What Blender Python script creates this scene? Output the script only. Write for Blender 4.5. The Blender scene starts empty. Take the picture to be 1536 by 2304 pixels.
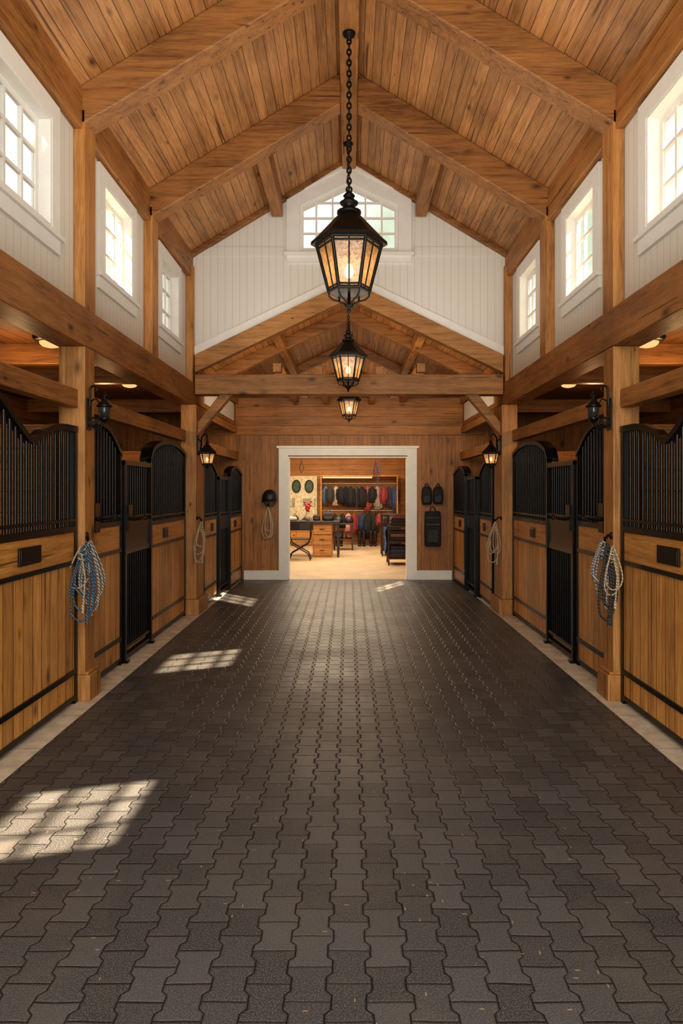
import bpy, bmesh, math, random
from mathutils import Vector, Matrix
random.seed(7)
SC = bpy.context.scene
COL = SC.collection
CH = 1.6

# ------------------------------------------------------------------ materials
def newmat(name):
    m = bpy.data.materials.new(name); m.use_nodes = True
    nt = m.node_tree; b = nt.nodes["Principled BSDF"]
    return m, nt, b
def N(nt, t, **kw):
    n = nt.nodes.new(t)
    for k, v in kw.items(): setattr(n, k, v)
    return n
def math_n(nt, op, a, b=None, c=None, clamp=False):
    n = N(nt, 'ShaderNodeMath', operation=op); n.use_clamp = clamp
    for i, v in enumerate((a, b, c)):
        if v is None: continue
        if isinstance(v, (int, float)): n.inputs[i].default_value = v
        else: nt.links.new(v, n.inputs[i])
    return n.outputs[0]
def ramp(nt, fac, stops):
    r = N(nt, 'ShaderNodeValToRGB'); nt.links.new(fac, r.inputs[0])
    el = r.color_ramp.elements
    while len(el) < len(stops): el.new(0.5)
    for e, (p, c) in zip(el, stops):
        e.position = p; e.color = (*c, 1) if len(c) == 3 else c
    return r.outputs[0]
def mixc(nt, fac, a, b, mode='MIX'):
    n = N(nt, 'ShaderNodeMix', data_type='RGBA', blend_type=mode)
    for sock, v in ((n.inputs[0], fac), (n.inputs[6], a), (n.inputs[7], b)):
        if isinstance(v, (int, float)): sock.default_value = v
        elif isinstance(v, tuple): sock.default_value = (*v, 1)
        else: nt.links.new(v, sock)
    return n.outputs[2]

def wood(name, dark, light, grain='z', plank=None, pw=0.14, rough=0.5, knots=0.85, groove=0.03, var=0.35, cracks=0.75, gs=19.0):
    m, nt, b = newmat(name)
    geo = N(nt, 'ShaderNodeNewGeometry'); sep = N(nt, 'ShaderNodeSeparateXYZ')
    nt.links.new(geo.outputs['Position'], sep.inputs[0])
    ax = {'x': 0, 'y': 1, 'z': 2}
    sc = [gs, gs, gs]; sc[ax[grain]] = 1.2
    mp = N(nt, 'ShaderNodeMapping'); mp.inputs['Scale'].default_value = sc
    nt.links.new(geo.outputs['Position'], mp.inputs[0])
    vec = mp.outputs[0]
    kp = geo.outputs['Position']
    rnd = None; gmask = None
    if plank:
        t = math_n(nt, 'DIVIDE', sep.outputs[ax[plank]], pw)
        t = math_n(nt, 'ADD', t, 100.37)
        fl = math_n(nt, 'FLOOR', t); fr = math_n(nt, 'FRACT', t)
        wn = N(nt, 'ShaderNodeTexWhiteNoise', noise_dimensions='1D'); nt.links.new(fl, wn.inputs['W'])
        rnd = wn.outputs['Value']
        off = N(nt, 'ShaderNodeVectorMath', operation='MULTIPLY_ADD')
        nt.links.new(wn.outputs['Color'], off.inputs[0]); off.inputs[1].default_value = (30, 30, 30)
        nt.links.new(vec, off.inputs[2]); vec = off.outputs[0]
        off2 = N(nt, 'ShaderNodeVectorMath', operation='MULTIPLY_ADD')
        nt.links.new(wn.outputs['Color'], off2.inputs[0])
        o2 = [0, 0, 0]; o2[ax[grain]] = 20; off2.inputs[1].default_value = o2
        nt.links.new(kp, off2.inputs[2]); kp = off2.outputs[0]
        d = math_n(nt, 'ABSOLUTE', math_n(nt, 'SUBTRACT', fr, 0.5))
        gmask = math_n(nt, 'GREATER_THAN', d, 0.5 - groove)
    n1 = N(nt, 'ShaderNodeTexNoise'); n1.inputs['Scale'].default_value = 1.0
    n1.inputs['Detail'].default_value = 8; n1.inputs['Roughness'].default_value = 0.74; n1.inputs['Distortion'].default_value = 0.6
    nt.links.new(vec, n1.inputs['Vector'])
    n2 = N(nt, 'ShaderNodeTexNoise'); n2.inputs['Scale'].default_value = 6.0; n2.inputs['Detail'].default_value = 3
    nt.links.new(vec, n2.inputs['Vector'])
    n3 = N(nt, 'ShaderNodeTexNoise'); n3.inputs['Scale'].default_value = 1.6; n3.inputs['Detail'].default_value = 4
    nt.links.new(geo.outputs['Position'], n3.inputs['Vector'])
    f = math_n(nt, 'ADD', math_n(nt, 'MULTIPLY', n1.outputs[0], 0.52), math_n(nt, 'MULTIPLY', n2.outputs[0], 0.22))
    f = math_n(nt, 'ADD', f, math_n(nt, 'MULTIPLY', n3.outputs[0], 0.26))
    md = tuple(a * .42 + c * .58 for a, c in zip(dark, light))
    hi = (min(1, light[0] * 1.16), min(1, light[1] * 1.26), min(1, light[2] * 1.42))
    col = ramp(nt, f, [(0.37, dark), (0.47, md), (0.55, light), (0.64, hi)])
    if rnd is not None:
        br = math_n(nt, 'ADD', math_n(nt, 'MULTIPLY', rnd, var * 2), 1 - var)
        cv = N(nt, 'ShaderNodeCombineXYZ')
        for i in range(3): nt.links.new(br, cv.inputs[i])
        col = mixc(nt, 1.0, col, cv.outputs[0], 'MULTIPLY')
    if knots:
        sk = [6.0, 6.0, 6.0]; sk[ax[grain]] = 3.0
        mk = N(nt, 'ShaderNodeMapping'); mk.inputs['Scale'].default_value = sk
        nt.links.new(kp, mk.inputs[0])
        vo = N(nt, 'ShaderNodeTexVoronoi'); vo.inputs['Scale'].default_value = 1.0
        nt.links.new(mk.outputs[0], vo.inputs['Vector'])
        sepc = N(nt, 'ShaderNodeSeparateColor'); nt.links.new(vo.outputs['Color'], sepc.inputs[0])
        dd = math_n(nt, 'DIVIDE', vo.outputs['Distance'], math_n(nt, 'ADD', math_n(nt, 'MULTIPLY', sepc.outputs[1], .9), .4))
        k1 = ramp(nt, dd, [(0.05, (1, 1, 1)), (0.12, (.5, .5, .5)), (0.22, (0, 0, 0))])
        k2 = math_n(nt, 'GREATER_THAN', sepc.outputs[0], 0.55)
        kk = math_n(nt, 'MULTIPLY', math_n(nt, 'MULTIPLY', k1, k2), knots)
        col = mixc(nt, kk, col, tuple(c * 0.2 for c in dark))
    if cracks:
        s4 = [30.0, 30.0, 30.0]; s4[ax[grain]] = 0.8
        m4 = N(nt, 'ShaderNodeMapping'); m4.inputs['Scale'].default_value = s4
        nt.links.new(geo.outputs['Position'], m4.inputs[0])
        n4 = N(nt, 'ShaderNodeTexNoise'); n4.inputs['Scale'].default_value = 1.0; n4.inputs['Detail'].default_value = 2
        nt.links.new(m4.outputs[0], n4.inputs['Vector'])
        ck = ramp(nt, n4.outputs[0], [(0.29, (1, 1, 1)), (0.33, (0, 0, 0))])
        col = mixc(nt, math_n(nt, 'MULTIPLY', ck, cracks), col, tuple(c * 0.3 for c in dark))
    if gmask is not None:
        col = mixc(nt, math_n(nt, 'MULTIPLY', gmask, 0.82), col, tuple(c * 0.18 for c in dark))
    nt.links.new(col, b.inputs['Base Color'])
    b.inputs['Roughness'].default_value = rough
    bp = N(nt, 'ShaderNodeBump'); bp.inputs['Strength'].default_value = 0.45; bp.inputs['Distance'].default_value = 0.010
    h = f
    if gmask is not None: h = math_n(nt, 'SUBTRACT', f, math_n(nt, 'MULTIPLY', gmask, 1.0))
    nt.links.new(h, bp.inputs['Height']); nt.links.new(bp.outputs[0], b.inputs['Normal'])
    return m

def plain(name, c, rough=0.5, metal=0.0, var=0.12, scale=8, bump=0.0):
    m, nt, b = newmat(name)
    geo = N(nt, 'ShaderNodeNewGeometry')
    n = N(nt, 'ShaderNodeTexNoise'); n.inputs['Scale'].default_value = scale; n.inputs['Detail'].default_value = 4
    nt.links.new(geo.outputs['Position'], n.inputs['Vector'])
    col = ramp(nt, n.outputs[0], [(0.3, tuple(x * (1 - var) for x in c)), (0.7, tuple(min(1, x * (1 + var)) for x in c))])
    nt.links.new(col, b.inputs['Base Color'])
    b.inputs['Roughness'].default_value = rough; b.inputs['Metallic'].default_value = metal
    return m

def bead(name, axis):
    m, nt, b = newmat(name)
    geo = N(nt, 'ShaderNodeNewGeometry'); sep = N(nt, 'ShaderNodeSeparateXYZ')
    nt.links.new(geo.outputs['Position'], sep.inputs[0])
    t = math_n(nt, 'ADD', math_n(nt, 'DIVIDE', sep.outputs[{'x': 0, 'y': 1, 'z': 2}[axis]], 0.095), 100.0)
    d = math_n(nt, 'ABSOLUTE', math_n(nt, 'SUBTRACT', math_n(nt, 'FRACT', t), 0.5))
    g = math_n(nt, 'GREATER_THAN', d, 0.47)
    col = mixc(nt, g, (0.76, 0.725, 0.66), (0.57, 0.53, 0.46))
    nt.links.new(col, b.inputs['Base Color']); b.inputs['Roughness'].default_value = 0.55
    bp = N(nt, 'ShaderNodeBump'); bp.inputs['Strength'].default_value = 0.2; bp.inputs['Distance'].default_value = 0.01; bp.invert = True
    nt.links.new(g, bp.inputs['Height']); nt.links.new(bp.outputs[0], b.inputs['Normal'])
    return m

def pavers():
    m, nt, b = newmat("rubber_pavers")
    geo = N(nt, 'ShaderNodeNewGeometry'); sep = N(nt, 'ShaderNodeSeparateXYZ')
    nt.links.new(geo.outputs['Position'], sep.inputs[0])
    W, L, A = 0.130, 0.158, 0.076
    nw = N(nt, 'ShaderNodeTexNoise'); nw.inputs['Scale'].default_value = 6.0
    nt.links.new(geo.outputs['Position'], nw.inputs['Vector'])
    wob = math_n(nt, 'MULTIPLY', math_n(nt, 'SUBTRACT', nw.outputs[0], 0.5), 0.09)
    u = math_n(nt, 'ADD', math_n(nt, 'ADD', math_n(nt, 'DIVIDE', sep.outputs[0], W), 100.5), wob)
    v = math_n(nt, 'ADD', math_n(nt, 'ADD', math_n(nt, 'DIVIDE', sep.outputs[1], L), 50.0), wob)
    T = math_n(nt, 'COSINE', math_n(nt, 'MULTIPLY', v, 2 * math.pi))
    T = math_n(nt, 'MINIMUM', math_n(nt, 'MAXIMUM', math_n(nt, 'MULTIPLY', T, 2.6), -1.0), 1.0)
    c = math_n(nt, 'COSINE', math_n(nt, 'MULTIPLY', u, math.pi))
    w = math_n(nt, 'ADD', u, math_n(nt, 'MULTIPLY', math_n(nt, 'MULTIPLY', T, c), A))
    wi = math_n(nt, 'FLOOR', w)
    wf = math_n(nt, 'FRACT', w)
    d1 = math_n(nt, 'MULTIPLY', math_n(nt, 'SUBTRACT', 0.5, math_n(nt, 'ABSOLUTE', math_n(nt, 'SUBTRACT', wf, 0.5))), W)
    par = math_n(nt, 'MULTIPLY', math_n(nt, 'MODULO', wi, 2.0), 0.5)
    v2 = math_n(nt, 'ADD', v, par)
    vi = math_n(nt, 'FLOOR', v2)
    vf = math_n(nt, 'FRACT', v2)
    d2 = math_n(nt, 'MULTIPLY', math_n(nt, 'SUBTRACT', 0.5, math_n(nt, 'ABSOLUTE', math_n(nt, 'SUBTRACT', vf, 0.5))), L)
    d = math_n(nt, 'MINIMUM', math_n(nt, 'MULTIPLY', d1, 0.9), d2)
    cx = N(nt, 'ShaderNodeCombineXYZ'); nt.links.new(wi, cx.inputs[0]); nt.links.new(vi, cx.inputs[1])
    wn = N(nt, 'ShaderNodeTexWhiteNoise', noise_dimensions='2D'); nt.links.new(cx.outputs[0], wn.inputs['Vector'])
    base = ramp(nt, wn.outputs['Value'], [(0.0, (0.042, 0.041, 0.045)), (0.5, (0.066, 0.064, 0.069)), (1.0, (0.100, 0.096, 0.101))])
    no = N(nt, 'ShaderNodeTexNoise'); no.inputs['Scale'].default_value = 190; no.inputs['Detail'].default_value = 4
    nt.links.new(geo.outputs['Position'], no.inputs['Vector'])
    nb = N(nt, 'ShaderNodeTexNoise'); nb.inputs['Scale'].default_value = 1.4; nb.inputs['Detail'].default_value = 8; nb.inputs['Roughness'].default_value = .66
    nt.links.new(geo.outputs['Position'], nb.inputs['Vector'])
    col = mixc(nt, ramp(nt, no.outputs[0], [(0.45, (0, 0, 0)), (0.68, (0.9, 0.9, 0.9))]), base, (0.20, 0.19, 0.185))
    col = mixc(nt, ramp(nt, nb.outputs[0], [(0.5, (0, 0, 0)), (0.68, (0.5, 0.5, 0.5))]), col, (0.16, 0.135, 0.11))
    joint = ramp(nt, d, [(0.0028, (1, 1, 1)), (0.0040, (0, 0, 0))])
    col = mixc(nt, joint, col, (0.0015, 0.0015, 0.0015))
    for sx, sy in ((60.0, 14.0), (15.0, 48.0)):
        ms = N(nt, 'ShaderNodeMapping'); ms.inputs['Scale'].default_value = (sx, sy, 1); ms.inputs['Rotation'].default_value = (0, 0, sx * .01)
        nt.links.new(geo.outputs['Position'], ms.inputs[0])
        vo = N(nt, 'ShaderNodeTexVoronoi'); vo.inputs['Scale'].default_value = 1.0; nt.links.new(ms.outputs[0], vo.inputs['Vector'])
        sc_ = N(nt, 'ShaderNodeSeparateColor'); nt.links.new(vo.outputs['Color'], sc_.inputs[0])
        fl = math_n(nt, 'MULTIPLY', math_n(nt, 'LESS_THAN', vo.outputs['Distance'], 0.15), math_n(nt, 'GREATER_THAN', sc_.outputs[0], 0.965))
        col = mixc(nt, math_n(nt, 'MULTIPLY', fl, 0.8), col, (0.46, 0.35, 0.21))
    nt.links.new(col, b.inputs['Base Color'])
    nt.links.new(math_n(nt, 'ADD', math_n(nt, 'MULTIPLY', nb.outputs[0], 0.45), 0.17), b.inputs['Roughness'])
    b.inputs['Specular IOR Level'].default_value = 0.55
    h = ramp(nt, d, [(0.0015, (0, 0, 0)), (0.0050, (1, 1, 1))])
    hh = math_n(nt, 'ADD', h, math_n(nt, 'MULTIPLY', no.outputs[0], 0.25))
    hh = math_n(nt, 'ADD', hh, math_n(nt, 'MULTIPLY', wn.outputs['Value'], 0.2))
    bp = N(nt, 'ShaderNodeBump'); bp.inputs['Strength'].default_value = 0.7; bp.inputs['Distance'].default_value = 0.005
    nt.links.new(hh, bp.inputs['Height']); nt.links.new(bp.outputs[0], b.inputs['Normal'])
    return m

def curb():
    m, nt, b = newmat("curb_stone")
    geo = N(nt, 'ShaderNodeNewGeometry'); sep = N(nt, 'ShaderNodeSeparateXYZ')
    nt.links.new(geo.outputs['Position'], sep.inputs[0])
    t = math_n(nt, 'FRACT', math_n(nt, 'ADD', math_n(nt, 'DIVIDE', sep.outputs[1], 0.62), 50.2))
    g = math_n(nt, 'MULTIPLY', math_n(nt, 'LESS_THAN', t, 0.012), .8)
    no = N(nt, 'ShaderNodeTexNoise'); no.inputs['Scale'].default_value = 9; no.inputs['Detail'].default_value = 7
    nt.links.new(geo.outputs['Position'], no.inputs['Vector'])
    col = ramp(nt, no.outputs[0], [(0.3, (0.55, 0.47, 0.36)), (0.7, (0.80, 0.71, 0.58))])
    col = mixc(nt, g, col, (0.3, 0.24, 0.17))
    nt.links.new(col, b.inputs['Base Color']); b.inputs['Roughness'].default_value = 0.7
    return m

def emit(name, c, s):
    m = bpy.data.materials.new(name); m.use_nodes = True; nt = m.node_tree; nt.nodes.clear()
    e = N(nt, 'ShaderNodeEmission'); e.inputs[0].default_value = (*c, 1); e.inputs[1].default_value = s
    o = N(nt, 'ShaderNodeOutputMaterial'); nt.links.new(e.outputs[0], o.inputs[0]); return m

def lampglass(name, c, trans=0.35, em=0.1):
    m = bpy.data.materials.new(name); m.use_nodes = True; nt = m.node_tree; nt.nodes.clear()
    geo = N(nt, 'ShaderNodeNewGeometry')
    no = N(nt, 'ShaderNodeTexNoise'); no.inputs['Scale'].default_value = 26; no.inputs['Detail'].default_value = 3; nt.links.new(geo.outputs['Position'], no.inputs['Vector'])
    tr = N(nt, 'ShaderNodeBsdfTransparent'); tr.inputs[0].default_value = (1, .80, .55, 1)
    tl = N(nt, 'ShaderNodeBsdfTranslucent')
    nt.links.new(ramp(nt, no.outputs[0], [(.35, tuple(q * .6 for q in c)), (.65, c)]), tl.inputs[0])
    gl = N(nt, 'ShaderNodeBsdfGlossy'); gl.inputs[1].default_value = 0.12
    em_n = N(nt, 'ShaderNodeEmission'); em_n.inputs[0].default_value = (1.0, 0.50, 0.20, 1); em_n.inputs[1].default_value = em
    bp = N(nt, 'ShaderNodeBump'); bp.inputs['Strength'].default_value = 0.6; bp.inputs['Distance'].default_value = 0.02
    nt.links.new(no.outputs[0], bp.inputs['Height']); nt.links.new(bp.outputs[0], gl.inputs['Normal']); nt.links.new(bp.outputs[0], tl.inputs['Normal'])
    m1 = N(nt, 'ShaderNodeMixShader'); m1.inputs[0].default_value = 1 - trans
    nt.links.new(tr.outputs[0], m1.inputs[1]); nt.links.new(tl.outputs[0], m1.inputs[2])
    m2 = N(nt, 'ShaderNodeMixShader'); m2.inputs[0].default_value = 0.07
    nt.links.new(m1.outputs[0], m2.inputs[1]); nt.links.new(gl.outputs[0], m2.inputs[2])
    ad = N(nt, 'ShaderNodeAddShader'); nt.links.new(m2.outputs[0], ad.inputs[0]); nt.links.new(em_n.outputs[0], ad.inputs[1])
    o = N(nt, 'ShaderNodeOutputMaterial'); nt.links.new(ad.outputs[0], o.inputs[0]); return m

def pane():
    m = bpy.data.materials.new("window_pane"); m.use_nodes = True; nt = m.node_tree; nt.nodes.clear()
    tr = N(nt, 'ShaderNodeBsdfTransparent'); gl = N(nt, 'ShaderNodeBsdfGlossy'); gl.inputs[1].default_value = 0.03
    mx = N(nt, 'ShaderNodeMixShader'); mx.inputs[0].default_value = 0.04
    nt.links.new(tr.outputs[0], mx.inputs[1]); nt.links.new(gl.outputs[0], mx.inputs[2])
    o = N(nt, 'ShaderNodeOutputMaterial'); nt.links.new(mx.outputs[0], o.inputs[0]); return m

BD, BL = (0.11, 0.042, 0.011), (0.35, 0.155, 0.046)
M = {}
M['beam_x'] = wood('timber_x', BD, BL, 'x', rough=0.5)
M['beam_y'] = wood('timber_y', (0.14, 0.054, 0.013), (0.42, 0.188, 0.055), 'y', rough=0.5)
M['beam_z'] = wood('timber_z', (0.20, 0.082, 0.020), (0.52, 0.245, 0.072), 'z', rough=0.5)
M['pale_x'] = wood('pale_timber_x', (0.185, 0.076, 0.019), (0.48, 0.228, 0.068), 'x', rough=0.5)
M['pale_y'] = wood('pale_timber_y', (0.22, 0.085, 0.02), (0.54, 0.25, 0.075), 'y', rough=0.5)
M['ceil'] = wood('ceiling_planks', (0.21, 0.088, 0.028), (0.49, 0.245, 0.094), 'y', 'x', 0.088, rough=0.5, groove=0.028, var=0.20)
M['ceil2'] = wood('lower_ceiling_planks', (0.19, 0.074, 0.020), (0.46, 0.21, 0.067), 'y', 'x', 0.088, rough=0.55, groove=0.035, var=0.2)
M['stall'] = wood('stall_planks', (0.34, 0.134, 0.029), (0.74, 0.37, 0.105), 'z', 'y', 0.128, rough=0.36, groove=0.03, var=0.20, gs=16)
M['rail'] = wood('stall_top_plank', (0.34, 0.134, 0.030), (0.72, 0.355, 0.10), 'y', rough=0.4)
M['endv'] = wood('end_wall_planks', (0.17, 0.064, 0.012), (0.40, 0.170, 0.042), 'z', 'x', 0.15, rough=0.5, groove=0.016, var=0.12)
M['endh'] = wood('end_wall_boards', (0.18, 0.068, 0.013), (0.43, 0.184, 0.046), 'x', 'z', 0.165, rough=0.5, groove=0.016, var=0.12)
M['sidev'] = wood('side_planks', (0.18, 0.063, 0.012), (0.40, 0.165, 0.04), 'z', 'y', 0.13, rough=0.5, var=0.15)
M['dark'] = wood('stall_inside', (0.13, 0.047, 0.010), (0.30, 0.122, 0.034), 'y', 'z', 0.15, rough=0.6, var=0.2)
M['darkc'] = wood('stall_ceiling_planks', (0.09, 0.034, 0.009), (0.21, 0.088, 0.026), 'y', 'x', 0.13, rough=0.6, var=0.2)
M['tackh'] = wood('tack_room_boards', (0.27, 0.11, 0.024), (0.52, 0.25, 0.07), 'x', 'z', 0.15, rough=0.5, groove=0.02, var=0.1)
M['tacky'] = wood('tack_room_side_boards', (0.27, 0.11, 0.024), (0.52, 0.25, 0.07), 'y', 'z', 0.15, rough=0.5, groove=0.02, var=0.1)
M['tackf'] = plain('tack_room_floor', (0.52, 0.39, 0.255), 0.4, var=0.16, scale=2.5)
M['white_x'] = bead('white_beadboard_x', 'x'); M['white_y'] = bead('white_beadboard_y', 'y')
M['white'] = plain('white_paint', (0.83, 0.805, 0.755), 0.45, var=0.03)
M['black'] = plain('black_iron', (0.010, 0.0095, 0.0095), 0.28, 0.3, var=0.3, scale=30)
M['bronze'] = plain('dark_bronze', (0.016, 0.013, 0.010), 0.42, 0.5, var=0.4, scale=25)
M['smoke'] = plain('smoked_glass', (0.05, 0.045, 0.04), 0.12, 0.0, var=0.3, scale=25)
M['plate'] = plain('nameplate_metal', (0.03, 0.024, 0.02), 0.35, 0.6)
M['pavers'] = pavers(); M['curb'] = curb(); M['pane'] = pane()
M['glass'] = lampglass('amber_seeded_glass', (0.80, 0.58, 0.38), 0.38, 0.13)
M['bulb'] = emit('lamp_bulb', (1, 0.66, 0.30), 22)
M['dome'] = emit('ceiling_lamp_dome', (1, 0.60, 0.26), 0.95)
def rope_mat(name, a, b2):
    m, nt, b = newmat(name)
    geo = N(nt, 'ShaderNodeNewGeometry')
    w = N(nt, 'ShaderNodeTexWave'); w.inputs['Scale'].default_value = 26; w.inputs['Distortion'].default_value = 2.0
    w.bands_direction = 'DIAGONAL'
    nt.links.new(geo.outputs['Position'], w.inputs['Vector'])
    nt.links.new(ramp(nt, w.outputs['Fac'], [(0.35, a), (0.65, b2)]), b.inputs['Base Color'])
    b.inputs['Roughness'].default_value = 0.85
    return m
M['rope_tan'] = rope_mat('rope_tan', (0.62, 0.52, 0.37), (0.34, 0.25, 0.15))
M['rope_white'] = rope_mat('rope_white', (0.46, 0.44, 0.41), (0.12, 0.12, 0.13))
M['rope_blue'] = rope_mat('rope_blue', (0.015, 0.045, 0.10), (0.14, 0.20, 0.26))
M['rope_dark'] = rope_mat('rope_dark', (0.02, 0.02, 0.02), (0.09, 0.08, 0.07))
CM = {}
def C(c, rough=0.8):
    k = (c, rough)
    if k not in CM: CM[k] = plain('fabric_%d' % len(CM), c, rough, var=0.25, scale=14)
    return CM[k]

# ------------------------------------------------------------------ mesh builder
class MB:
    def __init__(s): s.v = []; s.f = []; s.m = []; s.s = []
    def add(s, vs, fs, mi=0, smooth=False):
        o = len(s.v); s.v += [tuple(v) for v in vs]
        for f in fs: s.f.append([o + i for i in f]); s.m.append(mi); s.s.append(smooth)
        return s
    def box(s, x0, x1, y0, y1, z0, z1, mi=0):
        x0, x1 = min(x0, x1), max(x0, x1); y0, y1 = min(y0, y1), max(y0, y1); z0, z1 = min(z0, z1), max(z0, z1)
        vs = [(x, y, z) for x in (x0, x1) for y in (y0, y1) for z in (z0, z1)]
        return s.add(vs, [(0, 1, 3, 2), (4, 6, 7, 5), (0, 4, 5, 1), (2, 3, 7, 6), (0, 2, 6, 4), (1, 5, 7, 3)], mi)
    def prism(s, poly, axis, a0, a1, mi=0):
        def P(p, a):
            return {'y': (p[0], a, p[1]), 'x': (a, p[0], p[1]), 'z': (p[0], p[1], a)}[axis]
        n = len(poly); vs = [P(p, a0) for p in poly] + [P(p, a1) for p in poly]
        fs = [tuple(range(n)), tuple(range(2 * n - 1, n - 1, -1))] + [(i, (i + 1) % n, n + (i + 1) % n, n + i) for i in range(n)]
        return s.add(vs, fs, mi)
    def tube(s, path, r, n=8, closed=False, mi=0, smooth=True, flat=1.0):
        P = [Vector(p) for p in path]; k = len(P)
        rs = r if isinstance(r, (list, tuple)) else [r] * k
        up = None; rings = []
        for i in range(k):
            if closed: t = P[(i + 1) % k] - P[i - 1]
            else: t = P[min(i + 1, k - 1)] - P[max(i - 1, 0)]
            t = t.normalized() if t.length > 1e-9 else Vector((0, 0, 1))
            if up is None:
                up = Vector((0, 0, 1)) if abs(t.z) < 0.9 else Vector((0, 1, 0))
            a = (up - t * up.dot(t))
            if a.length < 1e-6: a = t.orthogonal()
            a.normalize(); b = t.cross(a); up = a
            rings.append([P[i] + (a * math.cos(2 * math.pi * j / n) + b * math.sin(2 * math.pi * j / n) * flat) * rs[i] for j in range(n)])
        vs = [v for rg in rings for v in rg]; fs = []
        for i in range(k if closed else k - 1):
            i2 = (i + 1) % k
            for j in range(n): fs.append((i * n + j, i * n + (j + 1) % n, i2 * n + (j + 1) % n, i2 * n + j))
        s.add(vs, fs, mi, smooth)
        if not closed:
            s.add(rings[0], [tuple(range(n))], mi); s.add(rings[-1], [tuple(range(n - 1, -1, -1))], mi)
        return s
    def rings(s, rings, mi=0, smooth=False, cap=True):
        n = len(rings[0]); vs = [v for r in rings for v in r]; fs = []
        for i in range(len(rings) - 1):
            for j in range(n): fs.append((i * n + j, i * n + (j + 1) % n, (i + 1) * n + (j + 1) % n, (i + 1) * n + j))
        if cap: fs.append(tuple(range(n - 1, -1, -1))); fs.append(tuple((len(rings) - 1) * n + j for j in range(n)))
        return s.add(vs, fs, mi, smooth)
    def lathe(s, prof, c, n=16, mi=0, smooth=True, ph=0.0, sx=1, sy=1):
        rg = [[(c[0] + r * sx * math.cos(2 * math.pi * j / n + ph), c[1] + r * sy * math.sin(2 * math.pi * j / n + ph), c[2] + z) for j in range(n)] for r, z in prof]
        return s.rings(rg, mi, smooth)
    def ellip(s, c, rx, ry, rz, n=14, mi=0):
        prof = [(max(0.001, math.sin(math.pi * i / 8)), -math.cos(math.pi * i / 8)) for i in range(9)]
        rg = [[(c[0] + r * rx * math.cos(2 * math.pi * j / n), c[1] + r * ry * math.sin(2 * math.pi * j / n), c[2] + z * rz) for j in range(n)] for r, z in prof]
        return s.rings(rg, mi, True)
    def make(s, name, mats, parent=None, origin=None, bevel=0, label=None, cat=None, kind=None, group=None):
        if not isinstance(mats, (list, tuple)): mats = [mats]
        if parent is not None: o = Vector(parent['wloc'])
        elif origin is not None: o = Vector(origin)
        else:
            xs = [v[0] for v in s.v]; ys = [v[1] for v in s.v]; zs = [v[2] for v in s.v]
            o = Vector(((min(xs) + max(xs)) / 2, (min(ys) + max(ys)) / 2, min(zs)))
        me = bpy.data.meshes.new(name)
        me.from_pydata([tuple(Vector(v) - o) for v in s.v], [], s.f)
        for mt in mats: me.materials.append(mt)
        me.polygons.foreach_set('material_index', s.m); me.polygons.foreach_set('use_smooth', s.s)
        bm = bmesh.new(); bm.from_mesh(me); bmesh.ops.recalc_face_normals(bm, faces=bm.faces); bm.to_mesh(me); bm.free()
        ob = bpy.data.objects.new(name, me); COL.objects.link(ob)
        if parent is not None: ob.parent = parent
        else: ob.location = o
        ob['wloc'] = tuple(o)
        if bevel:
            md = ob.modifiers.new('bevel', 'BEVEL'); md.width = bevel; md.segments = 2; md.limit_method = 'ANGLE'
        if label: ob['label'] = label
        if cat: ob['category'] = cat
        if kind: ob['kind'] = kind
        if group: ob['group'] = group
        return ob
def empty(name, loc, label, cat, group=None):
    e = bpy.data.objects.new(name, None); COL.objects.link(e); e.location = loc; e['wloc'] = tuple(loc)
    e.empty_display_size = 0.1
    e['label'] = label; e['category'] = cat
    if group: e['group'] = group
    return e
def S(name, mb, mats, bevel=0): return mb.make(name, mats, origin=(0, 0, 0), kind='structure', bevel=bevel)

# ------------------------------------------------------------------ dimensions
AP, SL = 5.92, 0.605      # main ceiling
AP2, SL2 = 4.31, 0.48     # lower ceiling
GY = 8.9; EY = 12.17; BY = 20.0
YS = -0.6
def top(x): return AP - SL * abs(x)
def top2(x): return AP2 - SL2 * abs(x)

# floor
fl = MB()
fl.box(-1.9, 1.9, -3, EY + 0.02, -0.1, 0.0, 0)
for sg in (-1, 1):
    fl.box(sg * 1.9, sg * 2.35, -3, EY + 0.02, -0.1, 0.001, 1)
    fl.box(sg * 2.35, sg * 4.9, -3, EY + 0.02, -0.1, 0.0, 2)
fl.box(-4.9, 4.9, EY + 0.02, BY + 0.1, -0.1, 0.002, 3)
S('floor', fl, [M['pavers'], M['curb'], plain('stall_bedding', (0.2, 0.13, 0.07), 0.9, var=0.4, scale=20), M['tackf']])

# ceilings
c = MB()
for sg in (-1, 1):
    c.prism([(0, AP), (sg * 2.27, top(2.27)), (sg * 2.27, top(2.27) + 0.12), (0, AP + 0.12)], 'y', 1.2, GY + 0.15)
S('ceiling', c, M['ceil'])
c = MB()
for sg in (-1, 1):
    c.prism([(0, AP2), (sg * 2.4, top2(2.4)), (sg * 2.4, top2(2.4) + 0.1), (0, AP2 + 0.1)], 'y', GY + 0.1, BY)
S('ceiling', c, M['ceil2'])
for sg in (-1, 1):
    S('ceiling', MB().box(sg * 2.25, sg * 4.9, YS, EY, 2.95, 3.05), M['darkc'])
S('ceiling', MB().box(-4.9, 4.9, EY + 0.14, BY + 0.1, 2.9, 3.0), M['white'])
# loft end and knee walls beyond the end wall
w = MB().prism([(-2.4, 3.0), (2.4, 3.0), (2.4, top2(2.4)), (0, AP2), (-2.4, top2(2.4))], 'y', BY - .05, BY)
S('wall_loft_end', w, M['endv'])
for sg, nm in ((-1, 'left'), (1, 'right')):
    S('wall_loft_' + nm, MB().box(sg * 2.05, sg * 2.15, EY + .14, BY - .05, 3.0, 3.33), M['sidev'])

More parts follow.
